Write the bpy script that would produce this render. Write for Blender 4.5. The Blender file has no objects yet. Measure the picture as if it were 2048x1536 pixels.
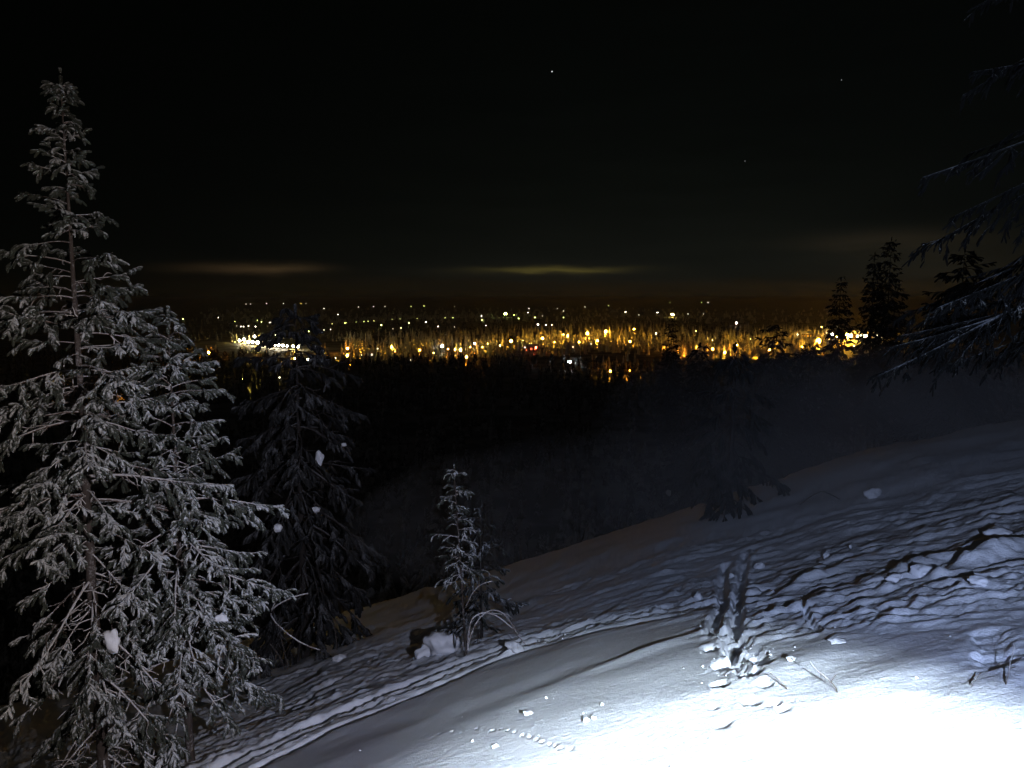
import bpy, math, random
import numpy as np
from mathutils import Vector, noise as mnoise

R = math.radians
scene = bpy.context.scene
COL = scene.collection

# ------------------------------------------------------------------ camera
PITCH = R(6.5)
cam_d = bpy.data.cameras.new('camera')
cam_d.sensor_width = 36.0
cam_d.lens = 26.7
cam_d.clip_start = 0.05
cam_d.clip_end = 120000.0
cam = bpy.data.objects.new('camera', cam_d)
COL.objects.link(cam)
cam.location = (0, 0, 0)
cam.rotation_euler = (math.pi / 2 - PITCH, 0, 0)
scene.camera = cam

# ------------------------------------------------------------------ render
scene.render.engine = 'CYCLES'
scene.cycles.use_denoising = True
try:
    scene.cycles.denoiser = 'OPENIMAGEDENOISE'
except Exception:
    pass
scene.cycles.max_bounces = 3
scene.cycles.diffuse_bounces = 2
scene.cycles.use_adaptive_sampling = True
scene.cycles.adaptive_threshold = 0.02
scene.cycles.glossy_bounces = 2
scene.cycles.use_light_tree = True
vs = scene.view_settings
vs.view_transform = 'Standard'
vs.look = 'None'
vs.exposure = 0.0
vs.gamma = 1.0

# ------------------------------------------------------------------ sky (night)
world = bpy.data.worlds.new('World')
scene.world = world
world.use_nodes = True
wt = world.node_tree
wt.nodes.clear()


class NT:
    """small helper to write node trees"""

    def __init__(self, tree):
        self.t = tree

    def n(self, kind, **kw):
        nd = self.t.nodes.new(kind)
        for k, v in kw.items():
            setattr(nd, k, v)
        return nd

    def put(self, sock, v):
        if isinstance(v, bpy.types.NodeSocket):
            self.t.links.new(v, sock)
        elif v is not None:
            sock.default_value = v

    def math(self, op, a, b=None, c=None, clamp=False):
        nd = self.n('ShaderNodeMath', operation=op, use_clamp=clamp)
        for i, v in enumerate((a, b, c)):
            if v is not None:
                self.put(nd.inputs[i], v)
        return nd.outputs[0]

    def vmath(self, op, a, b=None):
        nd = self.n('ShaderNodeVectorMath', operation=op)
        self.put(nd.inputs[0], a)
        if b is not None:
            self.put(nd.inputs[1], b)
        return nd.outputs[0]

    def mixc(self, f, a, b, blend='MIX'):
        nd = self.n('ShaderNodeMix', data_type='RGBA', blend_type=blend)
        self.put(nd.inputs[0], f)
        self.put(nd.inputs[6], a)
        self.put(nd.inputs[7], b)
        return nd.outputs[2]

    def noise(self, vec, scale, detail=3.0, rough=0.55):
        nd = self.n('ShaderNodeTexNoise')
        if vec is not None:
            self.put(nd.inputs['Vector'], vec)
        nd.inputs['Scale'].default_value = scale
        nd.inputs['Detail'].default_value = detail
        nd.inputs['Roughness'].default_value = rough
        return nd.outputs[0]

    def ramp(self, f, lo, hi):
        nd = self.n('ShaderNodeMapRange', interpolation_type='SMOOTHSTEP')
        self.put(nd.inputs[0], f)
        nd.inputs[1].default_value = lo
        nd.inputs[2].default_value = hi
        return nd.outputs[0]


W = NT(wt)
SUN_EL, SUN_ROT = R(-10.0), R(200.0)
nish = W.n('ShaderNodeTexSky', sky_type='NISHITA')
nish.sun_disc = False
nish.sun_elevation = SUN_EL
nish.sun_rotation = SUN_ROT
tc = W.n('ShaderNodeTexCoord')
dirv = W.vmath('NORMALIZE', tc.outputs['Generated'])
sep = W.n('ShaderNodeSeparateXYZ')
W.put(sep.inputs[0], dirv)
elev = W.math('ARCSINE', sep.outputs[2])
azim = W.math('ARCTAN2', sep.outputs[0], sep.outputs[1])


def gauss(v, c, w):
    a = W.math('DIVIDE', W.math('SUBTRACT', v, c), w)
    return W.math('EXPONENT', W.math('MULTIPLY', W.math('MULTIPLY', a, a), -1.0))


eabs = W.math('MAXIMUM', elev, 0.0)
# glow of the town low in the air, weaker with height; wide in azimuth
glow_h = W.math('EXPONENT', W.math('DIVIDE', eabs, -0.075))
glow_m = W.math('EXPONENT', W.math('DIVIDE', eabs, -0.26))
glow_a = W.math('ADD', W.math('MULTIPLY', gauss(azim, 0.22, 0.50), 0.92), 0.08)
nz = W.n('ShaderNodeCombineXYZ')
W.put(nz.inputs[0], W.math('MULTIPLY', azim, 3.0))
W.put(nz.inputs[1], W.math('MULTIPLY', elev, 22.0))
cl = W.noise(nz.outputs[0], 1.6, 4.0)
clf = W.math('ADD', W.math('MULTIPLY', cl, 0.7), 0.65)


def scaled(col, f):
    nd = W.n('ShaderNodeVectorMath', operation='SCALE')
    nd.inputs[0].default_value = col
    W.put(nd.inputs['Scale'], f)
    return nd.outputs[0]


low = W.math('MULTIPLY_ADD', W.ramp(elev, -0.004, 0.045), 0.62, 0.38)   # thicker air in front of the lowest sky
glow_a = W.math('MULTIPLY', glow_a, low)
sky = scaled((0.0060, 0.0056, 0.0042), W.math('MULTIPLY', W.math('MULTIPLY', glow_h, glow_a), clf))
sky = W.vmath('ADD', sky, scaled((0.0026, 0.0034, 0.0026), W.math('MULTIPLY', W.math('MULTIPLY', glow_m, glow_a), clf)))
sky = W.vmath('ADD', sky, scaled((0.00035, 0.0005, 0.0004), 1.0))
# thin lit cloud banks over other villages
nz2 = W.n('ShaderNodeCombineXYZ')
W.put(nz2.inputs[0], W.math('MULTIPLY', azim, 14.0))
W.put(nz2.inputs[1], W.math('MULTIPLY', elev, 90.0))
wisp = W.noise(nz2.outputs[0], 1.0, 3.0)
el2 = W.math('ADD', elev, W.math('MULTIPLY', W.math('SUBTRACT', wisp, 0.5), 0.012))
wf = W.math('ADD', W.math('MULTIPLY', wisp, 1.1), 0.45)
for az, aw, el, ew, col in (
        (-0.335, 0.070, 0.0345, 0.0062, (0.021, 0.0125, 0.0055)),
        (-0.285, 0.045, 0.037, 0.0050, (0.015, 0.0095, 0.004)),
        (0.052, 0.075, 0.0355, 0.0035, (0.052, 0.041, 0.007)),
        (0.030, 0.13, 0.033, 0.0085, (0.0045, 0.0035, 0.002)),
        (0.45, 0.09, 0.066, 0.011, (0.0085, 0.0062, 0.0034)),
        (0.50, 0.11, 0.035, 0.030, (0.0062, 0.0045, 0.0024))):
    sky = W.vmath('ADD', sky, scaled(col, W.math('MULTIPLY', W.math('MULTIPLY', gauss(azim, az, aw), gauss(el2, el, ew)), wf)))
nd = W.n('ShaderNodeVectorMath', operation='SCALE')
W.put(nd.inputs[0], nish.outputs[0])
nd.inputs['Scale'].default_value = 0.05
sky = W.vmath('ADD', sky, nd.outputs[0])
bg = W.n('ShaderNodeBackground')
W.put(bg.inputs[0], sky)
bg.inputs[1].default_value = 1.0
wo = W.n('ShaderNodeOutputWorld')
wt.links.new(bg.outputs[0], wo.inputs[0])

# ------------------------------------------------------------------ very weak sun lamp, added as fill to lift the black valley
sd = bpy.data.lights.new('night_fill', 'SUN')
sd.energy = 0.014
sd.angle = R(15)
sd.color = (1.0, 0.95, 0.94)
so = bpy.data.objects.new('night_fill', sd)
COL.objects.link(so)
so.rotation_euler = (R(42), 0, R(-25))

# ------------------------------------------------------------------ the hand torch whose beam the photograph shows
TORCH = Vector((1.0, 0.40, -0.40))


def torch(name, watts, cone, blend, target, col):
    ld = bpy.data.lights.new(name, 'SPOT')
    ld.energy = watts
    ld.spot_size = R(cone)
    ld.spot_blend = blend
    ld.shadow_soft_size = 0.018
    ld.color = col
    o = bpy.data.objects.new(name, ld)
    COL.objects.link(o)
    o.location = TORCH
    o.rotation_euler = (Vector(target) - TORCH).to_track_quat('-Z', 'Y').to_euler()
    return o




def aim(az, el):
    return (TORCH.x + math.sin(R(az)) * math.cos(R(el)), TORCH.y + math.cos(R(az)) * math.cos(R(el)), TORCH.z + math.sin(R(el)))


torch('torch_spill', 1100.0, 94.0, 1.0, (-5.6, 8.0, -2.6), (1.0, 0.86, 0.80))
torch('torch_halo', 1600.0, 139.0, 0.5, aim(27, -10), (0.50, 0.63, 1.0))
torch('torch_beam', 8800.0, 70.4, 0.40, aim(11.7, -56.0), (0.80, 0.93, 1.0))

# ------------------------------------------------------------------ pixel rays (photograph is 2048 x 1536) and noise
FPX = 26.7 / 36.0 * 2048.0
CS, SN = math.cos(PITCH), math.sin(PITCH)


def ray(px, py):
    u = (px - 1024.0) / FPX
    v = (768.0 - py) / FPX
    return np.array([u, CS + SN * v, -SN + CS * v])


_rng = np.random.RandomState(7)
_perm = np.concatenate([_rng.permutation(512)] * 3)
_grad = _rng.normal(size=(512, 2))
_grad /= np.linalg.norm(_grad, axis=1)[:, None]


def perlin(x, y, seed=0):
    x = np.asarray(x, dtype=np.float64) + seed * 17.31
    y = np.asarray(y, dtype=np.float64) + seed * 9.77
    xi = np.floor(x).astype(np.int64)
    yi = np.floor(y).astype(np.int64)
    xf, yf = x - xi, y - yi
    u = xf * xf * xf * (xf * (xf * 6 - 15) + 10)
    v = yf * yf * yf * (yf * (yf * 6 - 15) + 10)

    def g(ix, iy, dx, dy):
        h = _perm[_perm[ix & 511] + (iy & 511)]
        gr = _grad[h & 511]
        return gr[..., 0] * dx + gr[..., 1] * dy
    a = g(xi, yi, xf, yf)
    b = g(xi + 1, yi, xf - 1, yf)
    c = g(xi, yi + 1, xf, yf - 1)
    d = g(xi + 1, yi + 1, xf - 1, yf - 1)
    return (a + u * (b - a)) * (1 - v) + (c + u * (d - c)) * v


def fbm(x, y, o=4, seed=0, gain=0.5):
    s, a, f = 0.0, 1.0, 1.0
    for i in range(o):
        s = s + a * perlin(x * f, y * f, seed + i * 3)
        a *= gain
        f *= 2.03
    return s


def sstep(e0, e1, x):
    t = np.clip((x - e0) / (e1 - e0), 0, 1)
    return t * t * (3 - 2 * t)


# ------------------------------------------------------------------ the land
PLAIN = -57.0
_ys = np.array([-4000, -60, 0, 9, 12, 15, 21, 26, 34, 60, 140, 100000.0])
_sl = np.array([0.0, 0.10, 0.31, 0.31, 0.31, 0.25, 0.245, 0.36, 0.47, 0.45, 0.42, 0.42])
_yy = np.concatenate([np.linspace(-4000, -60, 40)[:-1], np.linspace(-60, 60, 1201)[:-1], np.linspace(60, 400, 341)[:-1], np.geomspace(400, 100000, 200)])
_ss = np.interp(_yy, _ys, _sl)
_dd = np.concatenate([[0], np.cumsum((_ss[1:] + _ss[:-1]) / 2 * np.diff(_yy))])
_dd -= np.interp(0.0, _yy, _dd)


def Hbase(X, Y):
    X = np.asarray(X, dtype=np.float64)
    Y = np.asarray(Y, dtype=np.float64)
    z = -1.6 + 0.29 * 60 * np.tanh(X / 60.0) - np.interp(Y, _yy, _dd)
    z = z + 7.0 * np.exp(-(((X - 48) / 32) ** 2 + ((Y - 85) / 30) ** 2))
    z = z + .75 * np.exp(-(((X - 10) / 4.5) ** 2 + ((Y - 19) / 5.0) ** 2))
    z = z + .06 * (1 - sstep(3.6, 5.6, np.hypot(X - 1.4, Y - 3.6)))
    z = z + .25 * np.exp(-(((X - 4) / 5) ** 2 + ((Y - 20) / 5) ** 2))
    k = 5.0
    m = np.maximum(z, PLAIN)
    return m + np.log1p(np.exp(-np.abs(z - PLAIN) / k)) * k - k * math.log(2) * np.exp(-np.abs(z - PLAIN) / 20)


def hit(px, py, f=None, tmax=60.0):
    f = f or Hbase
    d = ray(px, py)
    t = np.geomspace(0.8, tmax, 900)
    gap = d[2] * t - f(d[0] * t, d[1] * t)
    i = np.argmax(gap < 0)
    if gap[i] >= 0:
        i = len(t) - 1
    t0, t1 = (t[i - 1], t[i]) if i > 0 else (t[0], t[0])
    for _ in range(18):
        tm = (t0 + t1) / 2
        if (d[2] * tm - f(np.array([d[0] * tm]), np.array([d[1] * tm])))[0] < 0:
            t1 = tm
        else:
            t0 = tm
    p = d * t1
    return p


def path(pts):
    return np.array([hit(x, y)[:2] for x, y in pts])


def pdist(X, Y, P):
    """signed distance and arc length to a polyline in plan"""
    best = np.full(X.shape, 1e9)
    sgn = np.zeros(X.shape)
    arc = np.zeros(X.shape)
    acc = 0.0
    for a, b in zip(P[:-1], P[1:]):
        ab = b - a
        L = math.hypot(*ab)
        t = np.clip(((X - a[0]) * ab[0] + (Y - a[1]) * ab[1]) / (L * L), 0, 1)
        dx, dy = X - a[0] - t * ab[0], Y - a[1] - t * ab[1]
        d = np.hypot(dx, dy)
        c = (ab[0] * dy - ab[1] * dx)
        k = d < best
        best = np.where(k, d, best)
        sgn = np.where(k, np.sign(c), sgn)
        arc = np.where(k, acc + t * L, arc)
        acc += L
    return best * sgn, arc, acc


TRAIL = path([(150, 1700), (300, 1622), (450, 1545), (620, 1462), (800, 1388), (960, 1318), (1060, 1283), (1180, 1255), (1320, 1225), (1500, 1190)])
TRAIL_B = path([(330, 1500), (470, 1455), (600, 1405), (720, 1345), (860, 1318), (1000, 1290)])
ANIMAL = [(846, 1474), (870, 1471), (880, 1469), (905, 1465), (925, 1467), (955, 1462), (965, 1466), (985, 1466), (1003, 1464), (1017, 1467), (1030, 1470),
          (1047, 1474), (1060, 1479), (1073, 1482), (1085, 1487), (1100, 1490), (1110, 1494), (1122, 1497), (1144, 1497)]
FOOT = [(1442, 1448, .09, .03), (1425, 1416, .05, .03), (1437, 1375, .10, .06), (1500, 1405, .09, .04), (1545, 1408, .07, .04), (1530, 1372, .08, .05), (1565, 1422, .06, .05),
        (1495, 1352, .13, .12), (1448, 1332, .14, .13), (1425, 1298, .12, .12), (1465, 1308, .12, .12), (1435, 1268, .10, .12), (1512, 1312, .13, .12)]
GROOVES = [([(1424, 1268), (1432, 1238), (1448, 1205), (1442, 1165), (1452, 1130)], .085, .15),
           ([(1468, 1300), (1470, 1262), (1474, 1228), (1478, 1190), (1484, 1150), (1490, 1110)], .085, .16),
           ([(1490, 1352), (1470, 1318), (1452, 1288), (1446, 1262)], .06, .09),
           ([(1528, 1335), (1505, 1300), (1482, 1278)], .07, .09),
           ([(1640, 1262), (1622, 1240), (1612, 1222), (1600, 1205)], .03, .10),
           ([(1990, 1330), (1985, 1290), (1975, 1262)], .12, .07)]
GROOVES = [(path(g), w, d) for g, w, d in GROOVES]
FOOT = [(hit(x, y)[:2], r, d) for x, y, r, d in FOOT]
ANIMAL = [hit(x, y)[:2] for x, y in ANIMAL]
BUMPS = [(1985, 1120, .55, .18, .20), (1800, 1150, .9, .2, .12), (1620, 1160, .8, .16, .09), (880, 1306, .42, .26, .17), (1028, 1300, .20, .14, .10), (430, 1400, .30, .2, .16),
         (1580, 1332, .7, .3, .05), (1800, 1345, .9, .35, .05), (2040, 1350, .5, .3, .04), (1300, 1300, .9, .18, .05)]
BUMPS = [(hit(x, y)[:2], a, b, h) for x, y, a, b, h in BUMPS]
DIRU = np.array([0.93, 0.36])


def H(X, Y):
    X = np.asarray(X, dtype=np.float64)
    Y = np.asarray(Y, dtype=np.float64)
    z = Hbase(X, Y)
    rr = np.hypot(X, Y)
    near = 1 - sstep(28, 45, rr)
    z = z + near * ((0.07 + 0.10 * sstep(9, 14, rr)) * fbm(X / 3.1, Y / 3.1, 3, 1) + 0.005 * fbm(X / .35, Y / .35, 3, 5))
    far = sstep(45, 90, rr)
    z = z + far * 0.9 * fbm(X / 26, Y / 26, 3, 11) * (1 - sstep(250, 400, rr) * 0.75)
    sel = rr < 32
    if not np.any(sel):
        return z
    x, y = X[sel], Y[sel]
    dz = np.zeros(x.shape)
    d, s, tot = pdist(x, y, TRAIL)
    # d > 0 : far side of the trail
    rk = np.hypot(x - 1.4, y - 3.6)
    v = rk + .25 * fbm(x / 2.5, y / 2.5, 2, 19)
    u = np.arctan2(x - 1.4, y - 3.6) * 4.4
    dz += .03 * fbm(x / 1.3, y / 1.3, 2, 23) * np.exp(-((rk - 4.4) / .6) ** 2)
    wob = 0.55 * fbm(u / 1.6, v / 1.6, 2, 21)
    far_side = sstep(-0.55, 0.25, d)
    # wind carved crust beyond the trail
    s1 = perlin(u / .70 + wob * .3, v / .17 + wob, 31)
    s2 = perlin(u / .34, v / .085 + wob * 2, 33)
    s3 = perlin(u / .22, v / .11, 35)
    crust = 0.055 * np.maximum(s1, -0.18) + 0.026 * np.maximum(s2, -.15) + 0.020 * s3 + .030 * fbm(x / .21, y / .13, 4, 36, .6)
    patch = 0.55 + 0.75 * sstep(-0.25, 0.35, fbm(u / 2.2, v / .9, 2, 39))
    right = sstep(1.6, 2.9, x) * sstep(4.6, 6.0, y)
    amp = patch * np.maximum(far_side, right * sstep(2.5, 3.4, rk))
    blocks = np.maximum(0, perlin(u / .42, v / .16, 37) - .05) * .13 + np.maximum(0, perlin(u / .17, v / .10, 38) - .1) * .09
    dz += (right * sstep(2.9, 3.8, rk) + .35 * far_side * (1 - right)) * blocks
    # the smooth sheet in the torch light keeps only faint ripples
    dz += crust * np.clip(amp, 0, 1.7) * (1.35 - .35 * right)
    dz += 0.030 * np.maximum(0, perlin(u / .9, v / .22, 41)) * sstep(1.0, .2, np.abs(d + .7)) * sstep(-3, -1, x)
    # ski trail: two trodden grooves with broken edges
    e = 0.06 * fbm(s / .7, d * 0 + 3.0, 2, 51) + .016 * fbm(x / .08, y / .08, 2, 53)
    gm = sstep(-.55, .0, fbm(s / 1.6, d / .9, 2, 55))
    dz -= (1 - sstep(.40, .62, np.abs(d) + e)) * (.03 + .014 * fbm(x / .13, y / .13, 3, 50))
    for off, w, dep in ((-.33, .08, .10), (.08, .07, .08), (.42, .11, .12)):
        q = np.abs(d - off + 1.5 * e)
        dz -= dep * (1 - sstep(w * .5, w * 1.3, q)) * (0.25 + .75 * gm)
    q = np.abs(d - .62 + 1.6 * e)
    dz += .022 * (1 - sstep(.02, .16, q)) * sstep(-.1, .4, fbm(x / .2, y / .2, 3, 57))
    d2, sb, t2 = pdist(x, y, TRAIL_B)
    q = np.abs(d2 + 1.6 * e)
    dz -= .085 * (1 - sstep(.03, .10, q)) * sstep(-.35, .2, fbm(sb / .6, d2 / .6, 2, 59))
    for P, w, dep in GROOVES:
        dg, sg, tg = pdist(x, y, P)
        eg = .5 * w * fbm(x / .09, y / .09, 2, 61)
        q = np.abs(dg) + eg
        m = 1 - sstep(w * .45, w * 1.1, q)
        dz -= dep * m * (.75 + .6 * fbm(sg / .22, sg * 0, 2, 63))
        rim = np.exp(-((np.abs(dg) - 1.35 * w) / (.45 * w)) ** 2)
        dz += dep * .16 * rim * sstep(-.3, .35, fbm(x / .11, y / .11, 3, 65))
    for c, r, dep in FOOT:
        dx, dy = x - c[0], y - c[1]
        q = np.hypot(dx * 1.35, dy * .75) + .35 * r * fbm(x / .06, y / .06, 2, 67)
        dz -= dep * (1 - sstep(r * .5, r * 1.1, q))
        dz += dep * .12 * np.exp(-((q - 1.3 * r) / (.35 * r)) ** 2) * sstep(-.3, .3, fbm(x / .08, y / .08, 2, 69))
    for i, c in enumerate(ANIMAL):
        q = np.hypot((x - c[0]) * .8, y - c[1])
        r = .015 + .008 * ((i * 7) % 5) / 5
        dz -= .032 * (1 - sstep(r * .4, r * 1.2, q))
        dz += .007 * np.exp(-((q - 1.6 * r) / (.5 * r)) ** 2)
    for c, a, b, h in BUMPS:
        dx, dy = x - c[0], y - c[1]
        uu = dx * DIRU[0] + dy * DIRU[1]
        vv = -dx * DIRU[1] + dy * DIRU[0]
        q = (uu / a) ** 2 + (vv / b) ** 2
        dz += h * np.exp(-q * (1 + .5 * fbm(x / .3, y / .3, 2, 71)))
    z = z.copy()
    z[sel] += dz
    return z


def ground(x, y):
    return float(H(np.array([float(x)]), np.array([float(y)]))[0])


# ------------------------------------------------------------------ mesh helpers
def mesh_np(name, V, F, smooth=True):
    """V (n,3); F (m,3) or (m,4) of one size"""
    me = bpy.data.meshes.new(name)
    V = np.ascontiguousarray(V, dtype=np.float32)
    F = np.ascontiguousarray(F, dtype=np.int32)
    k = F.shape[1]
    me.vertices.add(len(V))
    me.vertices.foreach_set('co', V.ravel())
    me.loops.add(F.size)
    me.loops.foreach_set('vertex_index', F.ravel())
    me.polygons.add(len(F))
    me.polygons.foreach_set('loop_start', np.arange(0, F.size, k, dtype=np.int32))
    me.polygons.foreach_set('loop_total', np.full(len(F), k, dtype=np.int32))
    if smooth:
        me.polygons.foreach_set('use_smooth', np.ones(len(F), dtype=bool))
    me.update(calc_edges=True)
    return me


def link(name, me, mat=None, parent=None):
    o = bpy.data.objects.new(name, me)
    COL.objects.link(o)
    if mat is not None and me is not None and not me.materials:
        me.materials.append(mat)
    if parent is not None:
        o.parent = parent
    return o


def tag(o, label=None, cat=None, group=None, kind=None):
    if label:
        o['label'] = label
    if cat:
        o['category'] = cat
    if group:
        o['group'] = group
    if kind:
        o['kind'] = kind
    return o


def empty(name, loc):
    o = bpy.data.objects.new(name, None)
    o.empty_display_size = 0.2
    COL.objects.link(o)
    o.location = loc
    return o


class Tubes:
    def __init__(self, sides=5):
        self.sides = sides
        self.b = {}

    def add(self, P, Rr):
        P = np.asarray(P, dtype=np.float64)
        Rr = np.asarray(Rr, dtype=np.float64)
        if P.ndim == 2:
            P, Rr = P[None], Rr[None]
        if len(P):
            self.b.setdefault(P.shape[1], []).append((P, Rr))

    def arrays(self):
        VV, FF, off = [], [], 0
        k = self.sides
        ang = np.arange(k) * 2 * math.pi / k
        for n, lst in self.b.items():
            P = np.concatenate([a for a, _ in lst])
            Rr = np.concatenate([b for _, b in lst])
            N = len(P)
            T = np.gradient(P, axis=1)
            T /= np.maximum(np.linalg.norm(T, axis=2, keepdims=True), 1e-9)
            m = T.mean(axis=1)
            ref = np.where(np.abs(m[:, 2:3]) > 0.85, np.array([[1.0, 0, 0]]), np.array([[0, 0, 1.0]]))
            ref = np.repeat(ref[:, None, :], n, axis=1)
            A = ref - (ref * T).sum(2, keepdims=True) * T
            A /= np.maximum(np.linalg.norm(A, axis=2, keepdims=True), 1e-9)
            B = np.cross(T, A)
            ring = P[:, :, None, :] + Rr[:, :, None, None] * (A[:, :, None, :] * np.cos(ang)[None, None, :, None] + B[:, :, None, :] * np.sin(ang)[None, None, :, None])
            VV.append(ring.reshape(-1, 3))
            base = off + np.arange(N)[:, None, None] * (n * k)
            i = np.arange(n - 1)[None, :, None] * k
            j = np.arange(k)[None, None, :]
            j2 = (j + 1) % k
            q = np.stack([base + i + j, base + i + j2, base + i + k + j2, base + i + k + j], axis=-1).reshape(-1, 4)
            FF.append(q)
            off += N * n * k
        if not VV:
            return np.zeros((0, 3)), np.zeros((0, 4), dtype=int)
        return np.concatenate(VV), np.concatenate(FF)

    def mesh(self, name):
        V, F = self.arrays()
        return mesh_np(name, V, F)


def blob_mesh(name, radii, seed, amp=.35, freq=1.6, sub=3):
    import bmesh
    bm = bmesh.new()
    bmesh.ops.create_icosphere(bm, subdivisions=sub, radius=1.0)
    off = Vector((seed * 3.7, seed * 1.9, seed * 5.1))
    for v in bm.verts:
        n = mnoise.fractal(v.co * freq + off, 1.0, 2.0, 3)
        s = 1 + amp * n
        v.co = Vector((v.co.x * s * radii[0], v.co.y * s * radii[1], v.co.z * s * radii[2]))
    me = bpy.data.meshes.new(name)
    bm.to_mesh(me)
    bm.free()
    me.polygons.foreach_set('use_smooth', [True] * len(me.polygons))
    return me


# ------------------------------------------------------------------ materials
def new_mat(name):
    m = bpy.data.materials.new(name)
    m.use_nodes = True
    t = m.node_tree
    t.nodes.clear()
    k = NT(t)
    out = k.n('ShaderNodeOutputMaterial')
    b = k.n('ShaderNodeBsdfPrincipled')
    t.links.new(b.outputs[0], out.inputs[0])
    return m, k, b


def snow_mat(name, col=(.80, .82, .86, 1), fine=1.0):
    m, k, b = new_mat(name)
    geo = k.n('ShaderNodeNewGeometry')
    pos = geo.outputs['Position']
    n1 = k.noise(pos, 2.3, 4)
    c = k.mixc(n1, (col[0] * .90, col[1] * .90, col[2] * .91, 1), col)
    sp = k.n('ShaderNodeSeparateXYZ')
    k.put(sp.inputs[0], pos)
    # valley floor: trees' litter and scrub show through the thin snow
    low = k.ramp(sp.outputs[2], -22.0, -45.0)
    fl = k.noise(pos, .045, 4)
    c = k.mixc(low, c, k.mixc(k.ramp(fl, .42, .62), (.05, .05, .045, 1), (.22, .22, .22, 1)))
    k.put(b.inputs['Base Color'], c)
    b.inputs['Roughness'].default_value = .62
    b.inputs['Specular IOR Level'].default_value = .25
    h = k.math('ADD', k.math('MULTIPLY', k.noise(pos, 60, 3, .6), .35), k.noise(pos, 14, 3, .6))
    bp = k.n('ShaderNodeBump')
    bp.inputs['Strength'].default_value = .55 * fine
    bp.inputs['Distance'].default_value = .025
    k.put(bp.inputs['Height'], h)
    k.put(b.inputs['Normal'], bp.outputs[0])
    return m


def frost_mat(name, leaf, frost, lo, hi, island=.35):
    """needles or wood with snow lying on the upper side and rime in patches"""
    m, k, b = new_mat(name)
    geo = k.n('ShaderNodeNewGeometry')
    pos = geo.outputs['Position']
    sp = k.n('ShaderNodeSeparateXYZ')
    k.put(sp.inputs[0], geo.outputs['Normal'])
    up = k.math('MULTIPLY_ADD', sp.outputs[2], .5, .5)
    nz_ = k.noise(pos, 34, 3, .65)
    big = k.noise(pos, 2.6, 2)
    f = k.math('ADD', up, k.math('MULTIPLY', k.math('SUBTRACT', nz_, .5), 1.5))
    f = k.math('ADD', f, k.math('MULTIPLY', k.math('SUBTRACT', big, .5), 1.5))
    f = k.math('ADD', f, k.math('MULTIPLY', k.math('SUBTRACT', geo.outputs['Random Per Island'], .5), island))
    f = k.ramp(f, lo, hi)
    dark = k.mixc(geo.outputs['Random Per Island'], (leaf[0] * .7, leaf[1] * .7, leaf[2] * .7, 1), (leaf[0] * 1.4, leaf[1] * 1.3, leaf[2] * 1.2, 1))
    k.put(b.inputs['Base Color'], k.mixc(f, dark, frost))
    b.inputs['Roughness'].default_value = .75
    b.inputs['Specular IOR Level'].default_value = .2
    bp = k.n('ShaderNodeBump')
    bp.inputs['Strength'].default_value = .8
    bp.inputs['Distance'].default_value = .012
    k.put(bp.inputs['Height'], k.noise(pos, 85, 2, .6))
    k.put(b.inputs['Normal'], bp.outputs[0])
    return m


def plain_mat(name, col, rough=.8, var=.25, scale=3.0):
    m, k, b = new_mat(name)
    geo = k.n('ShaderNodeNewGeometry')
    n1 = k.noise(geo.outputs['Position'], scale, 3)
    k.put(b.inputs['Base Color'], k.mixc(n1, tuple(c * (1 - var) for c in col) + (1,), tuple(min(1, c * (1 + var)) for c in col) + (1,)))
    b.inputs['Roughness'].default_value = rough
    return m


_em = {}


def emit_mat(col, s):
    key = (tuple(round(c, 3) for c in col), round(s, 2))
    if key not in _em:
        m = bpy.data.materials.new('lamp_light')
        m.use_nodes = True
        t = m.node_tree
        t.nodes.clear()
        k = NT(t)
        out = k.n('ShaderNodeOutputMaterial')
        e = k.n('ShaderNodeEmission')
        e.inputs[0].default_value = (*col, 1)
        e.inputs[1].default_value = s
        t.links.new(e.outputs[0], out.inputs[0])
        _em[key] = m
    return _em[key]


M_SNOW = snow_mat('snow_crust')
M_LUMP = snow_mat('snow_lump', (.84, .85, .88, 1), .8)
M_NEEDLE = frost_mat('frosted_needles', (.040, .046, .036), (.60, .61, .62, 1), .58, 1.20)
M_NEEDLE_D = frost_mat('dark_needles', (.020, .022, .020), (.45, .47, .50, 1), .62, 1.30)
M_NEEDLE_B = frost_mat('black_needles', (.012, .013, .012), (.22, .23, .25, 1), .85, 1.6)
M_NEEDLE_S = frost_mat('shaded_snowy_needles', (.018, .018, .018), (.17, .17, .175, 1), .60, 1.35)  # frost greyed to keep the spruce dim; the shade is in the colour
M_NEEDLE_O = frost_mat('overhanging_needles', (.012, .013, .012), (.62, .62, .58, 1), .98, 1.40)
M_TWIG = frost_mat('frosted_twig', (.10, .075, .065), (.62, .60, .60, 1), .30, .85)
M_BARK = frost_mat('rimed_bark', (.055, .045, .040), (.40, .38, .38, 1), .60, 1.25)
M_BARK_D = frost_mat('dark_bark', (.030, .026, .024), (.25, .25, .26, 1), .7, 1.4)
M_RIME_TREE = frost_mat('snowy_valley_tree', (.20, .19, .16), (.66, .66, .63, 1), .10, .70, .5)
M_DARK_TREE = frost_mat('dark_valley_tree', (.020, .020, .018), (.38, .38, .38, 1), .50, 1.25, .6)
M_POLE = plain_mat('lamp_pole_steel', (.18, .18, .18))
M_WALL = plain_mat('timber_wall', (.16, .09, .05), .8, .35, 1.2)
M_ROOFSNOW = plain_mat('roof_snow', (.75, .76, .78), .7, .08, .6)

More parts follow.
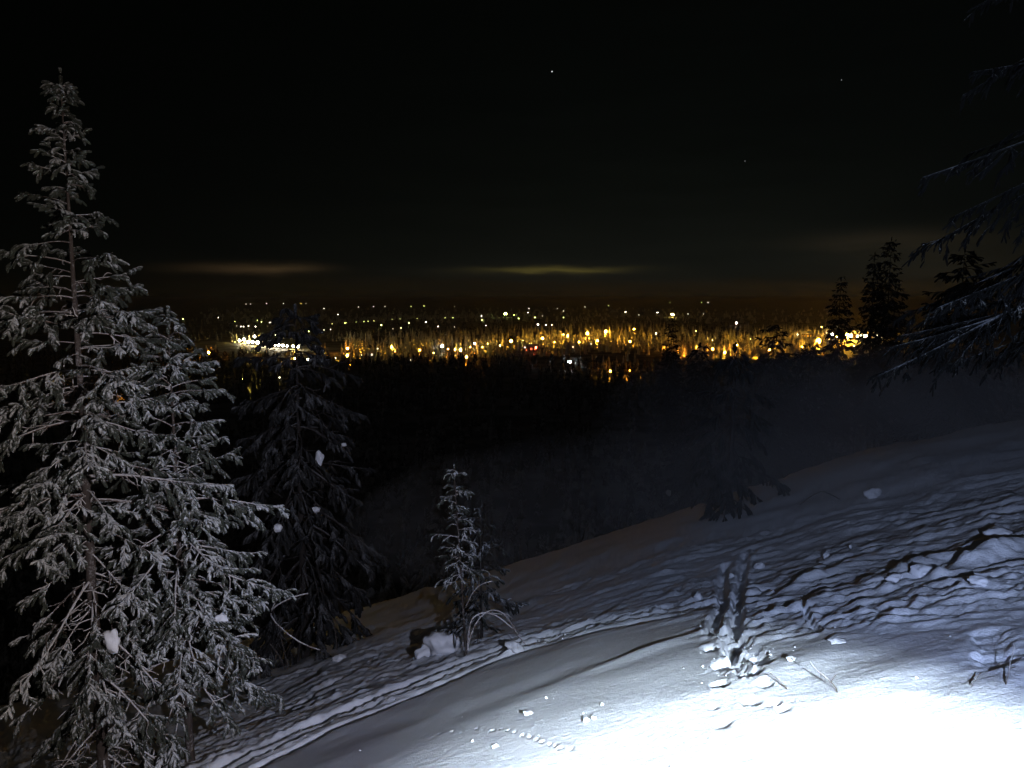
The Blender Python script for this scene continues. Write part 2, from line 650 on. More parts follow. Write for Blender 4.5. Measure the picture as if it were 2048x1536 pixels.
# ------------------------------------------------------------------ ground sheet: fine where the torch shines, out to the horizon beyond
ang = np.concatenate([np.linspace(-42, 42, 640), np.linspace(42, 318, 70)[1:-1]])
ang = np.radians(ang)
rad = np.concatenate([[0.25, .6, .9], np.geomspace(1.2, 16, 440), np.geomspace(16, 60, 90)[1:], np.geomspace(60, 900, 70)[1:], np.geomspace(900, 70000, 40)[1:]])
A_, R_ = np.meshgrid(ang, rad, indexing='ij')
GX, GY = np.sin(A_) * R_, np.cos(A_) * R_
GZ = H(GX, GY)
nA, nR = GX.shape
V = np.stack([GX, GY, GZ], -1).reshape(-1, 3)
V = np.concatenate([V, [[0, 0, ground(0, 0)]]])
ia = np.arange(nA)[:, None]
ir = np.arange(nR - 1)[None, :]
i2 = (ia + 1) % nA
Q = np.stack([ia * nR + ir, ia * nR + ir + 1, i2 * nR + ir + 1, i2 * nR + ir], -1).reshape(-1, 4)
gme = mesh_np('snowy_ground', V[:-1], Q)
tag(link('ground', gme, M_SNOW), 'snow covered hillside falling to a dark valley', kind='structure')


# ------------------------------------------------------------------ conifers
def bent(p0, az, el, L, n, droop, up, rng, wob=.06):
    s = np.linspace(0, 1, n)
    e = el - droop * np.sin(s * math.pi * .62) + up * s ** 2.2
    a = az + np.cumsum(rng.normal(0, wob, n))
    d = np.stack([np.cos(e) * np.cos(a), np.cos(e) * np.sin(a), np.sin(e)], -1)
    seg = L / (n - 1)
    P = np.concatenate([[np.zeros(3)], np.cumsum((d[1:] + d[:-1]) / 2 * seg, axis=0)])
    return P + p0


def crooked(p0, d0, L, n, rng, amt=.35, grav=-.06):
    P = [np.array(p0, dtype=float)]
    d = np.array(d0, dtype=float)
    d /= np.linalg.norm(d)
    for i in range(n - 1):
        d = d + rng.normal(0, amt, 3) + np.array([0, 0, grav])
        d /= np.linalg.norm(d)
        P.append(P[-1] + d * L / (n - 1))
    return np.array(P)


def twigs_on(T, P, rng, spacing, tl, tr, s0=0.0, hang=.25, spread=.70):
    """finger twigs on both sides of a shoot P (n,3)"""
    seg = np.linalg.norm(np.diff(P, axis=0), axis=1)
    cum = np.concatenate([[0], np.cumsum(seg)])
    Lt = cum[-1]
    k = int(Lt * (1 - s0) / spacing * 2)
    if k < 1:
        k = 1
    t = np.sort(rng.uniform(s0, 1.0, k)) * Lt
    base = np.stack([np.interp(t, cum, P[:, i]) for i in range(3)], -1)
    tg = np.gradient(P, axis=0)
    tg /= np.maximum(np.linalg.norm(tg, axis=1, keepdims=True), 1e-9)
    tan = np.stack([np.interp(t, cum, tg[:, i]) for i in range(3)], -1)
    side = np.cross(tan, np.array([0, 0, 1.0]))
    side /= np.maximum(np.linalg.norm(side, axis=1, keepdims=True), 1e-9)
    sg = rng.choice([-1.0, 1.0], k)[:, None]
    d = tan * rng.uniform(.55, 1.0, k)[:, None] + side * sg * rng.uniform(.15, spread, k)[:, None]
    d[:, 2] += rng.normal(-hang, .22, k)
    d /= np.linalg.norm(d, axis=1, keepdims=True)
    l = rng.uniform(.6, 1.25, k)[:, None] * tl
    q = np.array([0, .4, .82, 1.0])
    Pt = base[:, None, :] + d[:, None, :] * (l * q[None, :])[:, :, None]
    Pt[:, :, 2] -= (l * (q ** 2)[None, :]) * rng.uniform(.05, .35, k)[:, None]
    rr = rng.uniform(.75, 1.25, k)[:, None] * tr * np.array([.75, 1.0, 1.0, .5])[None, :]
    T.add(Pt, rr)


def conifer(name, loc, height, reach, seed, label, cat='tree', group=None, step=.22, per=5, first=.10, el_top=.75, el_low=-.35, droop=.5, up=.55,
            tl=.13, tr=.016, spacing=.055, bare=.30, dead=4, trunk_r=.075, m_leaf=None, m_bark=None, m_twig=None, sides=5, lean=(0, 0), az_pref=None,
            sec_d=.10, hang=.25, prune=0.0, limbs=0, gap=0.0, tip=True, low=0.0, rag=.12):
    rng = np.random.RandomState(seed)
    m_leaf = m_leaf or M_NEEDLE
    m_bark = m_bark or M_BARK
    m_twig = m_twig or M_TWIG
    root = tag(empty(name, loc), label, cat, group)
    nz_ = 22
    zz = np.linspace(-.25, height, nz_)
    wob = np.cumsum(rng.normal(0, .008 * height / 7, (nz_, 2)), axis=0)
    wob -= wob * np.linspace(0, 1, nz_)[:, None]
    tx = wob[:, 0] + lean[0] * np.clip(zz / height, 0, 1)
    ty = wob[:, 1] + lean[1] * np.clip(zz / height, 0, 1)
    fr = np.clip(zz / height, 0, 1)
    Tt = Tubes(9)
    Tt.add(np.stack([tx, ty, zz], -1), np.maximum(trunk_r * (1 - fr) ** .85, .008))
    link('trunk', Tt.mesh('trunk'), m_bark, root)
    crown, wood = Tubes(sides), Tubes(5)
    limb_sets = []

    def tp(z):
        return np.array([np.interp(z, zz, tx), np.interp(z, zz, ty), z])
    z = height * first
    az0 = rng.uniform(0, 6.28)
    while z < height - .05:
        d_top = height - z
        Lz = reach(d_top)
        frac = z / height
        Lz *= rng.uniform(1 - rag, 1 + .6 * rag)
        nb = max(2, int(round(per * rng.uniform(.7, 1.25) * (0.55 + .45 * min(1, d_top / .8)))))
        az0 += rng.uniform(.3, 1.2)
        for b in range(nb):
            if rng.rand() < gap:
                continue
            az = az0 + b * 2 * math.pi / nb + rng.normal(0, .22)
            if az_pref is not None and math.cos(az - az_pref) < -.25 and rng.rand() < .75:
                continue
            L = Lz * rng.uniform(.62, 1.18)
            el = el_low + (el_top - el_low) * max(0, frac) ** 1.5 + rng.normal(0, .12)
            if frac < low:
                el -= .22
            P = bent(tp(z + rng.uniform(-.4, .4) * step), az, el, L, 9, droop * rng.uniform(.6, 1.3), up * rng.uniform(.3, 1.2), rng)
            r0 = max(.006, .0105 * L ** .8) * (tr / .016) ** .5
            tgt = wood
            if limbs and frac < .42 and len(limb_sets) < limbs and L > .7:
                tgt = Tubes(6)
                limb_sets.append(tgt)
            tgt.add(P, r0 * np.linspace(1.15, .45, 9))
            s0 = min(.7, bare * rng.uniform(.5, 1.5) * min(1, L / .6))
            if rng.rand() < prune * (1 - frac):
                s0 = .8
            if frac < low:
                s0 = max(s0, rng.uniform(.42, .72))
            # bare crooked twigs close to the trunk
            for q in range(rng.poisson(dead * (1.6 if frac < low else 1.0) * min(1, L / 1.0) * (1.15 - frac))):
                s = rng.uniform(.08, max(.2, s0 + .25))
                i = int(s * 8)
                d = (P[min(i + 1, 8)] - P[i])
                d = d / np.linalg.norm(d) + rng.normal(0, .65, 3)
                tgt.add(crooked(P[i], d, rng.uniform(.12, .42) * min(1.4, L) * tl / .13, 6, rng), np.linspace(.0085, .005, 6) * (tr / .016))
            # shoots
            k = max(2, int(L * (1 - s0) / sec_d))
            for q in range(k):
                s = s0 + (1 - s0) * (q + rng.uniform(0, 1)) / k
                i = min(7, int(s * 8))
                f = s * 8 - i
                p = P[i] * (1 - f) + P[i + 1] * f
                t = P[i + 1] - P[i]
                t /= np.linalg.norm(t)
                sd = np.cross(t, [0, 0, 1.0])
                sd /= max(1e-6, np.linalg.norm(sd))
                sg = 1 if (q % 2) else -1
                d = t * .75 + sd * sg * rng.uniform(.5, 1.0) + np.array([0, 0, rng.normal(-.12, .2)])
                sl = (L * .42 * (1.05 - s) ** .75 + .10) * rng.uniform(.6, 1.15)
                S = crooked(p, d, sl, 6, rng, .13, -.07 - .1 * hang)
                tgt.add(S, np.linspace(.007, .0045, 6) * (tr / .016))
                twigs_on(crown, S, rng, spacing, tl, tr, .12, hang)
            twigs_on(crown, P[5:], rng, spacing, tl, tr, 0.0, hang)
        z += step * rng.uniform(.75, 1.25) * (0.45 + .55 * min(1, d_top / 1.3))
    if tip:
        P = np.stack([tp(height - .35 * min(1, height / 4)), tp(height) + [0.005, 0, .03]])
        twigs_on(crown, P, rng, spacing * .6, tl * .7, tr, .2, -.3)
    link('crown', crown.mesh('crown'), m_leaf, root)
    link('branches', wood.mesh('branches'), m_twig, root)['kind'] = 'stuff'
    for ls in limb_sets:
        link('branch', ls.mesh('branch'), m_twig, root)['kind'] = 'stuff'
    return root


def at(px, py, Y):
    d = ray(px, py)
    return d * (Y / d[1])


def plant(top, Y):
    """base position on the ground and the height of a tree whose tip is seen at pixel top and that stands Y metres ahead"""
    p = at(top[0], top[1], Y)
    g = ground(p[0], p[1])
    return (p[0], p[1], g), p[2] - g


loc, hh = plant((120, 150), 8.3)
MAIN_LOC, MAIN_H = loc, hh
conifer('frosted_spruce', loc, hh, lambda d: .05 + .285 * d ** 1.02 if d < 4.5 else 1.37 - .05 * (d - 4.5), 11,
        'tall frosted spruce filling the left side, its tip against black sky', step=.215, per=5.4, first=.07, bare=.30, dead=6, limbs=16,
        spacing=.033, tl=.082, tr=.0150, gap=.16, el_low=-.40, prune=.15, low=.36, sec_d=.085, rag=.42)
loc, hh = plant((335, 622), 8.9)
conifer('frosted_spruce', loc, hh, lambda d: .10 + .46 * d ** .92 if d < 2.4 else 1.15, 23,
        'shorter frosted spruce crowding the right flank of the tall one', step=.20, per=5.2, first=.20, bare=.26, dead=4, limbs=8,
        spacing=.033, tl=.082, tr=.0150, trunk_r=.055, gap=.12, el_low=-.30, low=.25, sec_d=.085, rag=.30)
loc, hh = plant((590, 612), 17.0)
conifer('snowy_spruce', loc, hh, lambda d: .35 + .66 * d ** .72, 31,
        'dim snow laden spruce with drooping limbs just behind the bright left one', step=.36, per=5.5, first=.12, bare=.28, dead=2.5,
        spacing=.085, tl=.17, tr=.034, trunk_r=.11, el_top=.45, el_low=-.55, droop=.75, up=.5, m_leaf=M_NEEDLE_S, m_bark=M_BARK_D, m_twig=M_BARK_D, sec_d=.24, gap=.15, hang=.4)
_f = hit(931, 1310, H)
loc, hh = plant((929, 936), _f[1])
conifer('young_spruce', loc, hh, lambda d: .05 + .25 * d ** .8, 43,
        'thin young spruce with white top standing alone in the middle of the slope', step=.18, per=4.0, first=.46, bare=.12, dead=.8, lean=(-.16, 0),
        spacing=.055, tl=.075, tr=.0125, trunk_r=.022, el_top=.5, el_low=-.05, droop=.35, up=.25, sec_d=.09, gap=.16)
loc, hh = plant((962, 1005), 12.6)
conifer('young_spruce', loc, hh, lambda d: .12 + .42 * d ** .8, 47,
        'faint dark young spruce just behind the thin white topped one', step=.22, per=4, first=.12, bare=.2, dead=1.2,
        spacing=.08, tl=.12, tr=.017, trunk_r=.03, el_top=.5, el_low=-.15, m_leaf=M_NEEDLE_D, m_bark=M_BARK_D, m_twig=M_BARK_D, sec_d=.14, gap=.2)
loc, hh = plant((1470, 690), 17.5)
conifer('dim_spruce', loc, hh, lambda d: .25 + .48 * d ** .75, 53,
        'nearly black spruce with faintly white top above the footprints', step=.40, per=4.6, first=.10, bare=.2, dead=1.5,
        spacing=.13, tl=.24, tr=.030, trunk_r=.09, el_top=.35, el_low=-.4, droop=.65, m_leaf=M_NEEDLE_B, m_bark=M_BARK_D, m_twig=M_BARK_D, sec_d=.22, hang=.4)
# the big spruce whose trunk stands outside the picture
p = at(2235, 560, 11.0)
loc = (p[0], p[1], ground(p[0], p[1]))
conifer('overhanging_spruce', loc, 7.4 - loc[2], lambda d: .5 + .95 * d ** .62, 61,
        'big dark spruce leaning its drooping branches in from the right edge', step=.50, per=5, first=.23, bare=.3, dead=2,
        spacing=.085, tl=.13, tr=.0135, trunk_r=.16, el_top=-.05, el_low=-.32, droop=.18, up=.10, m_leaf=M_NEEDLE_O, m_bark=M_BARK_D, m_twig=M_NEEDLE_D, sec_d=.19, hang=.35, az_pref=math.pi * 1.05)
# black trees against the glow
sil = [((1682, 556), 85, .72, 'black open spruce silhouetted left of the twin trees at the amber light'),
       ((1750, 508), 80, .62, 'shorter black spruce of the twin pair against the amber glow'),
       ((1783, 478), 82, .82, 'taller black spruce of the twin pair against the amber glow'),
       ((1550, 652), 60, 1.1, 'broad black treetop in front of the amber trees, left of the amber lamp'),
       ((1344, 640), 110, .7, 'slim black spruce rising before the amber lit wood'),
       ((1930, 500), 45, 1.2, 'black spruce merging into dark branches near the right edge'),
       ((1400, 688), 62, 1.0, 'low black treetop left of the faintly white topped spruce'),
       ((1620, 690), 70, 1.2, 'low black treetop under the warm white lamp'),
       ((1850, 668), 75, 1.3, 'low rounded black treetop right of the twin trees')]
for i, (top, Y, wd, lab) in enumerate(sil):
    loc, hh = plant(top, Y)
    hh = min(hh, 19)
    if hh < 6:
        hh = 6
    tz = at(*top, Y)[2]
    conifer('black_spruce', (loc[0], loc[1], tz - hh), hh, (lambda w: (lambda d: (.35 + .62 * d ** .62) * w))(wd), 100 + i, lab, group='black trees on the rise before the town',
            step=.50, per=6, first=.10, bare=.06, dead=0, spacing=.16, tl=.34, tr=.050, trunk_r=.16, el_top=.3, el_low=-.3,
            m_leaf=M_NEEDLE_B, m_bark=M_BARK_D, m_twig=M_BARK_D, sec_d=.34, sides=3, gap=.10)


# ------------------------------------------------------------------ snow clumps caught in the branches
def clump(px, py, Y, w, h, seed, label, name='snow_clump', group='snow clumps caught in the trees', dep=.7):
    p = at(px, py, Y)
    k = Y / FPX
    o = link(name, blob_mesh(name, (w * k / 2, w * k / 2 * dep, h * k / 2), seed, .50, 1.25), M_LUMP)
    o.location = p
    tag(o, label, 'snow', group)
    return o


clump(225, 1282, 7.75, 30, 52, 1, 'tall white snow clump on the trunk low in the tall frosted spruce')
clump(365, 1030, 8.45, 32, 30, 2, 'white snow clump caught in the middle of the shorter frosted spruce')
clump(376, 990, 8.45, 14, 18, 3, 'small snow clump just above the white clump in the shorter spruce')
clump(443, 1242, 8.45, 26, 28, 4, 'snow clump on a drooping bough at the right foot of the frosted pair')
clump(639, 916, 16.2, 16, 32, 5, 'upright white snow clump on the trunk of the dim drooping spruce')
clump(556, 1056, 13.5, 17, 16, 6, 'small triangular snow clump between the frosted pair and the dim spruce')
clump(688, 890, 16.2, 10, 9, 7, 'tiny snow clump on the right side of the dim drooping spruce')
clump(632, 1019, 16.2, 16, 12, 8, 'snow clump on the low stub of the dim drooping spruce')
# ------------------------------------------------------------------ bent twigs, arcs and stalks
def wand(name, pts, Y, r0, r1, label, mat=None, group='bent twigs on the slope', side=None):
    P = np.array([at(x, y, Y + (k[0] if k else 0)) for x, y, *k in pts])
    n = 14
    t = np.linspace(0, 1, len(P))
    q = np.linspace(0, 1, n)
    # smooth the polyline
    S = np.stack([np.interp(q, t, P[:, i]) for i in range(3)], -1)
    for _ in range(2):
        S[1:-1] = S[1:-1] * .5 + (S[:-2] + S[2:]) * .25
    o0 = S[0].copy()
    T = Tubes(6)
    T.add(S - o0, np.linspace(r0, r1, n))
    if side:
        rng = np.random.RandomState(int(abs(S[3, 0]) * 1000) % 9999)
        for k in range(side):
            i = rng.randint(4, n - 1)
            T.add(crooked(S[i] - o0, S[i] - S[i - 1] + rng.normal(0, .02, 3), rng.uniform(.06, .18), 6, rng, .25), np.linspace(r1, r1 * .5, 6))
    o = link(name, T.mesh(name), mat or M_TWIG)
    o.location = o0
    return tag(o, label, 'twig', group)


wand('bent_twig', [(936, 1300), (936, 1244), (950, 1230), (965, 1224), (985, 1226), (1005, 1238), (1018, 1252), (1028, 1258)], 9.8, .012, .008, 'lower arched twig beside the thin young spruce', side=3)
wand('bent_twig', [(934, 1302), (944, 1250), (972, 1218), (995, 1218), (1012, 1230), (1022, 1245), (1038, 1275), (1052, 1290)], 10.0, .010, .006, 'upper arched twig beside the thin young spruce', side=3)
wand('bent_twig', [(931, 1215), (945, 1185), (962, 1168), (985, 1162)], 10.0, .006, .005, 'short curved twig rising from the stem of the thin young spruce')
wand('bent_twig', [(640, 1300), (600, 1290), (530, 1232), (545, 1215), (575, 1198), (600, 1190), (616, 1187)], 11.5, .012, .014, 'snowy twig curving out of the dark right of the frosted pair', M_TWIG, side=2)
wand('bent_twig', [(570, 1338), (562, 1318), (552, 1302), (540, 1288)], 9.8, .010, .007, 'curved stalk at the snow edge right of the frosted pair', M_BARK_D)
wand('bent_twig', [(577, 1336), (570, 1310), (566, 1290), (560, 1272)], 9.9, .009, .006, 'upright stalk at the snow edge beside the curved stalk', M_BARK_D)
wand('bent_twig', [(674, 1300), (673, 1280), (670, 1258), (665, 1242), (650, 1238)], 11.0, .012, .008, 'dim hooked stalk in the dark between the two larger spruces', M_BARK_D)
wand('bent_twig', [(1598, 1010), (1640, 978), (1660, 988), (1690, 1004), (1710, 1016), (1740, 1027)], 15.5, .012, .010, 'thin pale twig lying slantwise in the dark gully at right', M_BARK, side=4)


def poke(name, foot, tip, r0, r1, lift, label, side=0):
    a = hit(*foot, H)
    b = at(tip[0], tip[1], a[1] + lift)
    n = 8
    q = np.linspace(0, 1, n)[:, None]
    S = a * (1 - q) + b * q
    rng = np.random.RandomState(int(foot[0]))
    S[1:-1] += rng.normal(0, .004, (n - 2, 3))
    S[0, 2] -= .05
    T = Tubes(6)
    T.add(S - a, np.linspace(r0, r1, n))
    for k in range(side):
        i = rng.randint(2, 6)
        T.add(crooked(S[i] - a, [rng.normal(0, .4), -.3, .6], .08, 5, rng, .2), np.linspace(r1, r1 * .5, 5))
    o = link(name, T.mesh(name), M_BARK)
    o.location = a
    return tag(o, label, 'twig', 'twigs poking out of the lit snow')


poke('dry_twig', (1576, 1378), (1540, 1346), .007, .003, .10, 'short dark twig poking out right of the footprints')
poke('dry_twig', (1680, 1384), (1620, 1322), .005, .003, .16, 'longer forked twig poking out of the white snow right of the short one', 2)
poke('dry_twig', (1940, 1372), (1962, 1345), .006, .003, .05, 'stubby twig at the edge of the white snow near the right side')
poke('dry_twig', (2010, 1372), (2028, 1285), .005, .0025, .20, 'tall thin twig by the right edge of the white snow')

# ------------------------------------------------------------------ loose snow clods
clods = [(1057, 1425, 20, 11, 'larger snow clod on the grey sheet above the animal track'),
         (1172, 1439, 17, 11, 'left one of two snow clods side by side near the white glare'),
         (1187, 1435, 14, 11, 'right one of two snow clods side by side near the white glare'),
         (990, 1491, 16, 9, 'snow clod below the row of animal tracks'),
         (945, 1481, 8, 7, 'tiny snow clod directly under the start of the animal track'),
         (1204, 1408, 9, 8, 'small snow clod above the pair of clods'),
         (1092, 1395, 8, 7, 'tiny snow clod above the larger clod on the grey sheet'),
         (1676, 1281, 34, 9, 'flat bright snow slab on the bluish bank right of the footprints'),
         (1582, 1317, 22, 10, 'crumbled snow clod beside the twigs right of the footprints'),
         (1396, 1192, 18, 16, 'pale snow clod at the dark crest left of the footprints'),
         (1519, 1131, 20, 14, 'pale snow clod on the crest right of the footprints'),
         (1462, 1150, 12, 12, 'small snow clod on the crest between the footprint grooves'),
         (1653, 1112, 16, 14, 'snow clod sitting on the first ridge of the right bank'),
         (1700, 1092, 9, 9, 'tiny snow clod above the ridges of the right bank'),
         (1845, 1142, 44, 26, 'rounded snow block between the ridges of the right bank'),
         (1792, 1155, 36, 18, 'small rounded snow block left of the larger one on the right bank'),
         (2000, 1065, 50, 26, 'big snow block crowning the right bank at the frame edge'),
         (1955, 1160, 40, 16, 'bluish flat snow block low on the right bank'),
         (470, 1378, 42, 30, 'pale snow lump at the foot of the frosted pair'),
         (888, 1290, 74, 52, 'big snow lump left of the stem of the thin young spruce'),
         (850, 1300, 44, 30, 'low snow lump at the left end of the lump by the young spruce'),
         (1028, 1292, 36, 24, 'small snow lump under the arched twigs'),
         (1743, 985, 30, 26, 'round pale snow cap alone in the dark gully at right'),
         (1337, 985, 14, 13, 'tiny pale snow cap in the dark left of the nearly black spruce'),
         (680, 1315, 30, 12, 'dim snow lump at the dark edge of the slope')]
for i, (px, py, w, h, lab) in enumerate(clods):
    p = hit(px, py + h * .3, H)
    k = p[1] / FPX
    o = link('snow_clod', blob_mesh('snow_clod', (w * k / 2, w * k / 2 * .8, h * k / 2), 20 + i, .6, 1.3, 3 if w > 15 else 2), M_LUMP)
    o.location = (p[0], p[1], p[2] + h * k * .22)
    o.rotation_euler = (0, 0, i * 1.3)
    tag(o, lab, 'snow', 'loose snow clods on the slope')

# crumbs thrown out along the trail and the footprints
rng = np.random.RandomState(5)
cv, cf, off = [], [], 0
spots = []
for k in range(130):
    i = rng.randint(0, len(TRAIL) - 1)
    t = rng.rand()
    q = TRAIL[i] * (1 - t) + TRAIL[i + 1] * t + rng.normal(0, .22, 2)
    spots.append((q[0], q[1], abs(rng.normal(.007, .005)) + .004))
for k in range(24):
    c, r, dp = FOOT[rng.randint(len(FOOT))]
    q = c + rng.normal(0, .16, 2)
    spots.append((q[0], q[1], abs(rng.normal(.004, .003)) + .003))
for k in range(40):
    q = np.array([rng.uniform(-1.5, 3.5), rng.uniform(3.2, 8.0)])
    spots.append((q[0], q[1], abs(rng.normal(.004, .004)) + .004))
for P, w, dp in GROOVES[:4]:
    for k in range(18):
        i = rng.randint(0, len(P) - 1)
        t = rng.rand()
        q = P[i] * (1 - t) + P[i + 1] * t + rng.normal(0, .14, 2)
        spots.append((q[0], q[1], abs(rng.normal(.006, .004)) + .003))
S_ = np.array(spots)
zc = H(S_[:, 0], S_[:, 1])
octa = np.array([[1, 0, 0], [-1, 0, 0], [0, 1, 0], [0, -1, 0], [0, 0, 1], [0, 0, -1.0]])
octf = np.array([[0, 2, 4], [2, 1, 4], [1, 3, 4], [3, 0, 4], [2, 0, 5], [1, 2, 5], [3, 1, 5], [0, 3, 5]])
for (x, y, r), z in zip(spots, zc):
    a = rng.uniform(0, 6.28)
    o_ = octa * rng.uniform(.6, 1.3, (6, 1)) * r * np.array([1.2, 1.0, .8])
    c, s = math.cos(a), math.sin(a)
    o_ = np.stack([o_[:, 0] * c - o_[:, 1] * s, o_[:, 0] * s + o_[:, 1] * c, o_[:, 2]], -1)
    cv.append(o_ + [x, y, z + r * .35])
    cf.append(octf + off)
    off += 6
tag(link('snow_crumbs', mesh_np('snow_crumbs', np.concatenate(cv), np.concatenate(cf)), M_LUMP), 'crumbs of broken snow scattered along the trail and footprints', kind='stuff')


# ------------------------------------------------------------------ valley: low trees
def low_spruce(seed, narrow=.17):
    r = np.random.RandomState(seed)
    V, F = [], []
    tiers = 6
    for t in range(tiers):
        zb = .10 + .80 * t / tiers
        zt = min(1.0, zb + .30 - .06 * t / tiers)
        rb = narrow * (1 - .82 * t / tiers)
        o = len(V)
        V.append([r.normal(0, .006), r.normal(0, .006), zt])
        k = 8
        for j in range(k):
            a = j * 2 * math.pi / k + r.uniform(-.25, .25)
            q = rb * (r.uniform(.95, 1.35) if j % 2 else r.uniform(.5, .8))
            V.append([math.cos(a) * q, math.sin(a) * q, zb + r.normal(0, .02) - (.03 if j % 2 else -.02)])
        for j in range(k):
            F.append([o, o + 1 + j, o + 1 + (j + 1) % k])
    o = len(V)
    for j in range(3):
        a = j * 2.094
        V += [[math.cos(a) * .014, math.sin(a) * .014, -.06], [math.cos(a) * .012, math.sin(a) * .012, .2]]
    for j in range(3):
        a, b = o + 2 * j, o + 2 * ((j + 1) % 3)
        F += [[a, b, a + 1], [b, b + 1, a + 1]]
    return np.array(V), np.array(F)


def low_birch(seed):
    r = np.random.RandomState(seed)
    V, F = [], []

    def spindle(p, d, w):
        p, d = np.array(p, float), np.array(d, float)
        n1 = np.cross(d, [.3, .9, .1])
        n1 /= np.linalg.norm(n1)
        n2 = np.cross(d, n1)
        n2 /= np.linalg.norm(n2)
        o = len(V)
        V.append(list(p))
        for a in (n1, n2, -n1, -n2):
            V.append(list(p + d * .55 + a * w))
        V.append(list(p + d))
        for j in range(4):
            a, b = o + 1 + j, o + 1 + (j + 1) % 4
            F.append([o, b, a])
            F.append([o + 5, a, b])
    spindle((0, 0, -.05), (0, 0, .95), .016)
    for k in range(16):
        z = r.uniform(.22, .72)
        a = r.uniform(0, 6.28)
        sp = r.uniform(.06, .17) * (1.1 - .5 * z)
        spindle((0, 0, z), (math.cos(a) * sp, math.sin(a) * sp, r.uniform(.16, .30)), r.uniform(.02, .04))
    return np.array(V), np.array(F)


VAR = [low_spruce(s, w) for s, w in ((1, .17), (2, .13), (3, .20), (4, .11), (5, .15))] + [low_birch(s) for s in (6, 7, 8)]


def merged(spots, name, mat):
    """spots: x, y, height, variant, rotation, width factor"""
    VV, FF, off = [], [], 0
    for x, y, h, v, a, wf in spots:
        V, F = VAR[v]
        c, s = math.cos(a), math.sin(a)
        P = np.stack([(V[:, 0] * c - V[:, 1] * s) * h * wf, (V[:, 0] * s + V[:, 1] * c) * h * wf, V[:, 2] * h], -1)
        P[:, 0] += x
        P[:, 1] += y
        VV.append((P, len(P)))
        FF.append(F + off)
        off += len(P)
    X = np.array([s[0] for s in spots])
    Y = np.array([s[1] for s in spots])
    Z = H(X, Y)
    for (P, n), z in zip(VV, Z):
        P[:, 2] += z
    return link(name, mesh_np(name, np.concatenate([p for p, _ in VV]), np.concatenate(FF), False), mat)


def plain_at(px, py, h=0.0):
    """point of the plain (plus h) seen at a pixel below the horizon"""
    d = ray(px, py)
    t = (PLAIN + h) / min(d[2], -1e-4)
    return d * t


rng = np.random.RandomState(77)
LIT = []
belt = np.array([[690, 704], [800, 702], [900, 697], [1000, 690], [1100, 685], [1200, 680], [1300, 682], [1400, 690], [1500, 690], [1660, 684]], float)


def belt_y(x):
    return np.interp(x, belt[:, 0], belt[:, 1])


for k in range(210):
    x = rng.uniform(690, 1660)
    y = belt_y(x) + rng.uniform(-22, 8)
    p = plain_at(x, y)
    LIT.append((p[0], p[1], rng.uniform(9, 17), 0 if x < 900 else 3 if x < 1120 else 4 if x < 1330 else 5))
for k in range(46):
    x = rng.uniform(1340, 1640)
    y = rng.uniform(700, 722)
    p = plain_at(x, y)
    LIT.append((p[0], p[1], rng.uniform(8, 14), 1))
for x, y, n in ((418, 726, 6), (1222, 748, 6), (1255, 735, 4), (590, 716, 4), (695, 712, 4), (510, 688, 7), (475, 684, 5), (640, 714, 4)):
    for k in range(n):
        p = plain_at(x + rng.uniform(-16, 16), y + rng.uniform(-12, 2))
        LIT.append((p[0], p[1], rng.uniform(8, 14), 2))
mes = []
for v, (Vv, Fv) in enumerate(VAR):
    me = mesh_np('valley_tree', Vv, Fv, False)
    me.materials.append(M_RIME_TREE)
    mes.append(me)
LZ = H(np.array([l[0] for l in LIT]), np.array([l[1] for l in LIT]))
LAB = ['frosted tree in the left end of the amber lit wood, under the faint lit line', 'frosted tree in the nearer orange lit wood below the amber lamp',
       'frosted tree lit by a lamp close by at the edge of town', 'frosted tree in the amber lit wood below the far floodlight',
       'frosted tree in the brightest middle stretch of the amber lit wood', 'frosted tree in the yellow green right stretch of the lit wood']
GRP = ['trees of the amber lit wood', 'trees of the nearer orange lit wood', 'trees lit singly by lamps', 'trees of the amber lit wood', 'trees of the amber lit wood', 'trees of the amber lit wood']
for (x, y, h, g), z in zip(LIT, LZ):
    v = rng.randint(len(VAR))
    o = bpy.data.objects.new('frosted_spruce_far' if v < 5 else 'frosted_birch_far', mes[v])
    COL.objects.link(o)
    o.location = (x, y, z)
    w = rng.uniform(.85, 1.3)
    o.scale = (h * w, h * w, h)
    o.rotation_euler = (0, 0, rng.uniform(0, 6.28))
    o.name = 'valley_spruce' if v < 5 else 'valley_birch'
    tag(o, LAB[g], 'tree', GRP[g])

# the dark wood in the valley that reads as one mass
spots = []
for k in range(2600):
    x = rng.uniform(-60, 2110)
    lim = np.interp(x, [-60, 350, 700, 1000, 1300, 1660, 2110], [716, 712, 732, 730, 742, 736, 715])
    y = lim + 105 * rng.rand() ** 1.6
    p = plain_at(x, y)
    spots.append((p[0], p[1], rng.uniform(7, 13), rng.randint(8), rng.uniform(0, 6.28), rng.uniform(.9, 1.3)))
for k in range(2200):
    x = rng.uniform(300, 2000)
    y = 640 + 44 * rng.rand()
    if y > belt_y(x) - 24 and 690 < x < 1660:
        continue
    p = plain_at(x, y)
    spots.append((p[0], p[1], rng.uniform(7, 13), rng.randint(8), rng.uniform(0, 6.28), rng.uniform(1.0, 1.6)))
for k in range(2600):
    Yv = rng.uniform(55, 330)
    Xv = rng.uniform(-.85, .80) * Yv
    if Xv > .15 * Yv and Yv < 130:
        continue
    spots.append((Xv, Yv, rng.uniform(5, 10) * (1 - .35 * (Yv < 90)), rng.randint(8), rng.uniform(0, 6.28), rng.uniform(1.0, 1.5)))
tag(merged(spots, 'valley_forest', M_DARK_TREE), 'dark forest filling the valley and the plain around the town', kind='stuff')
spots = []
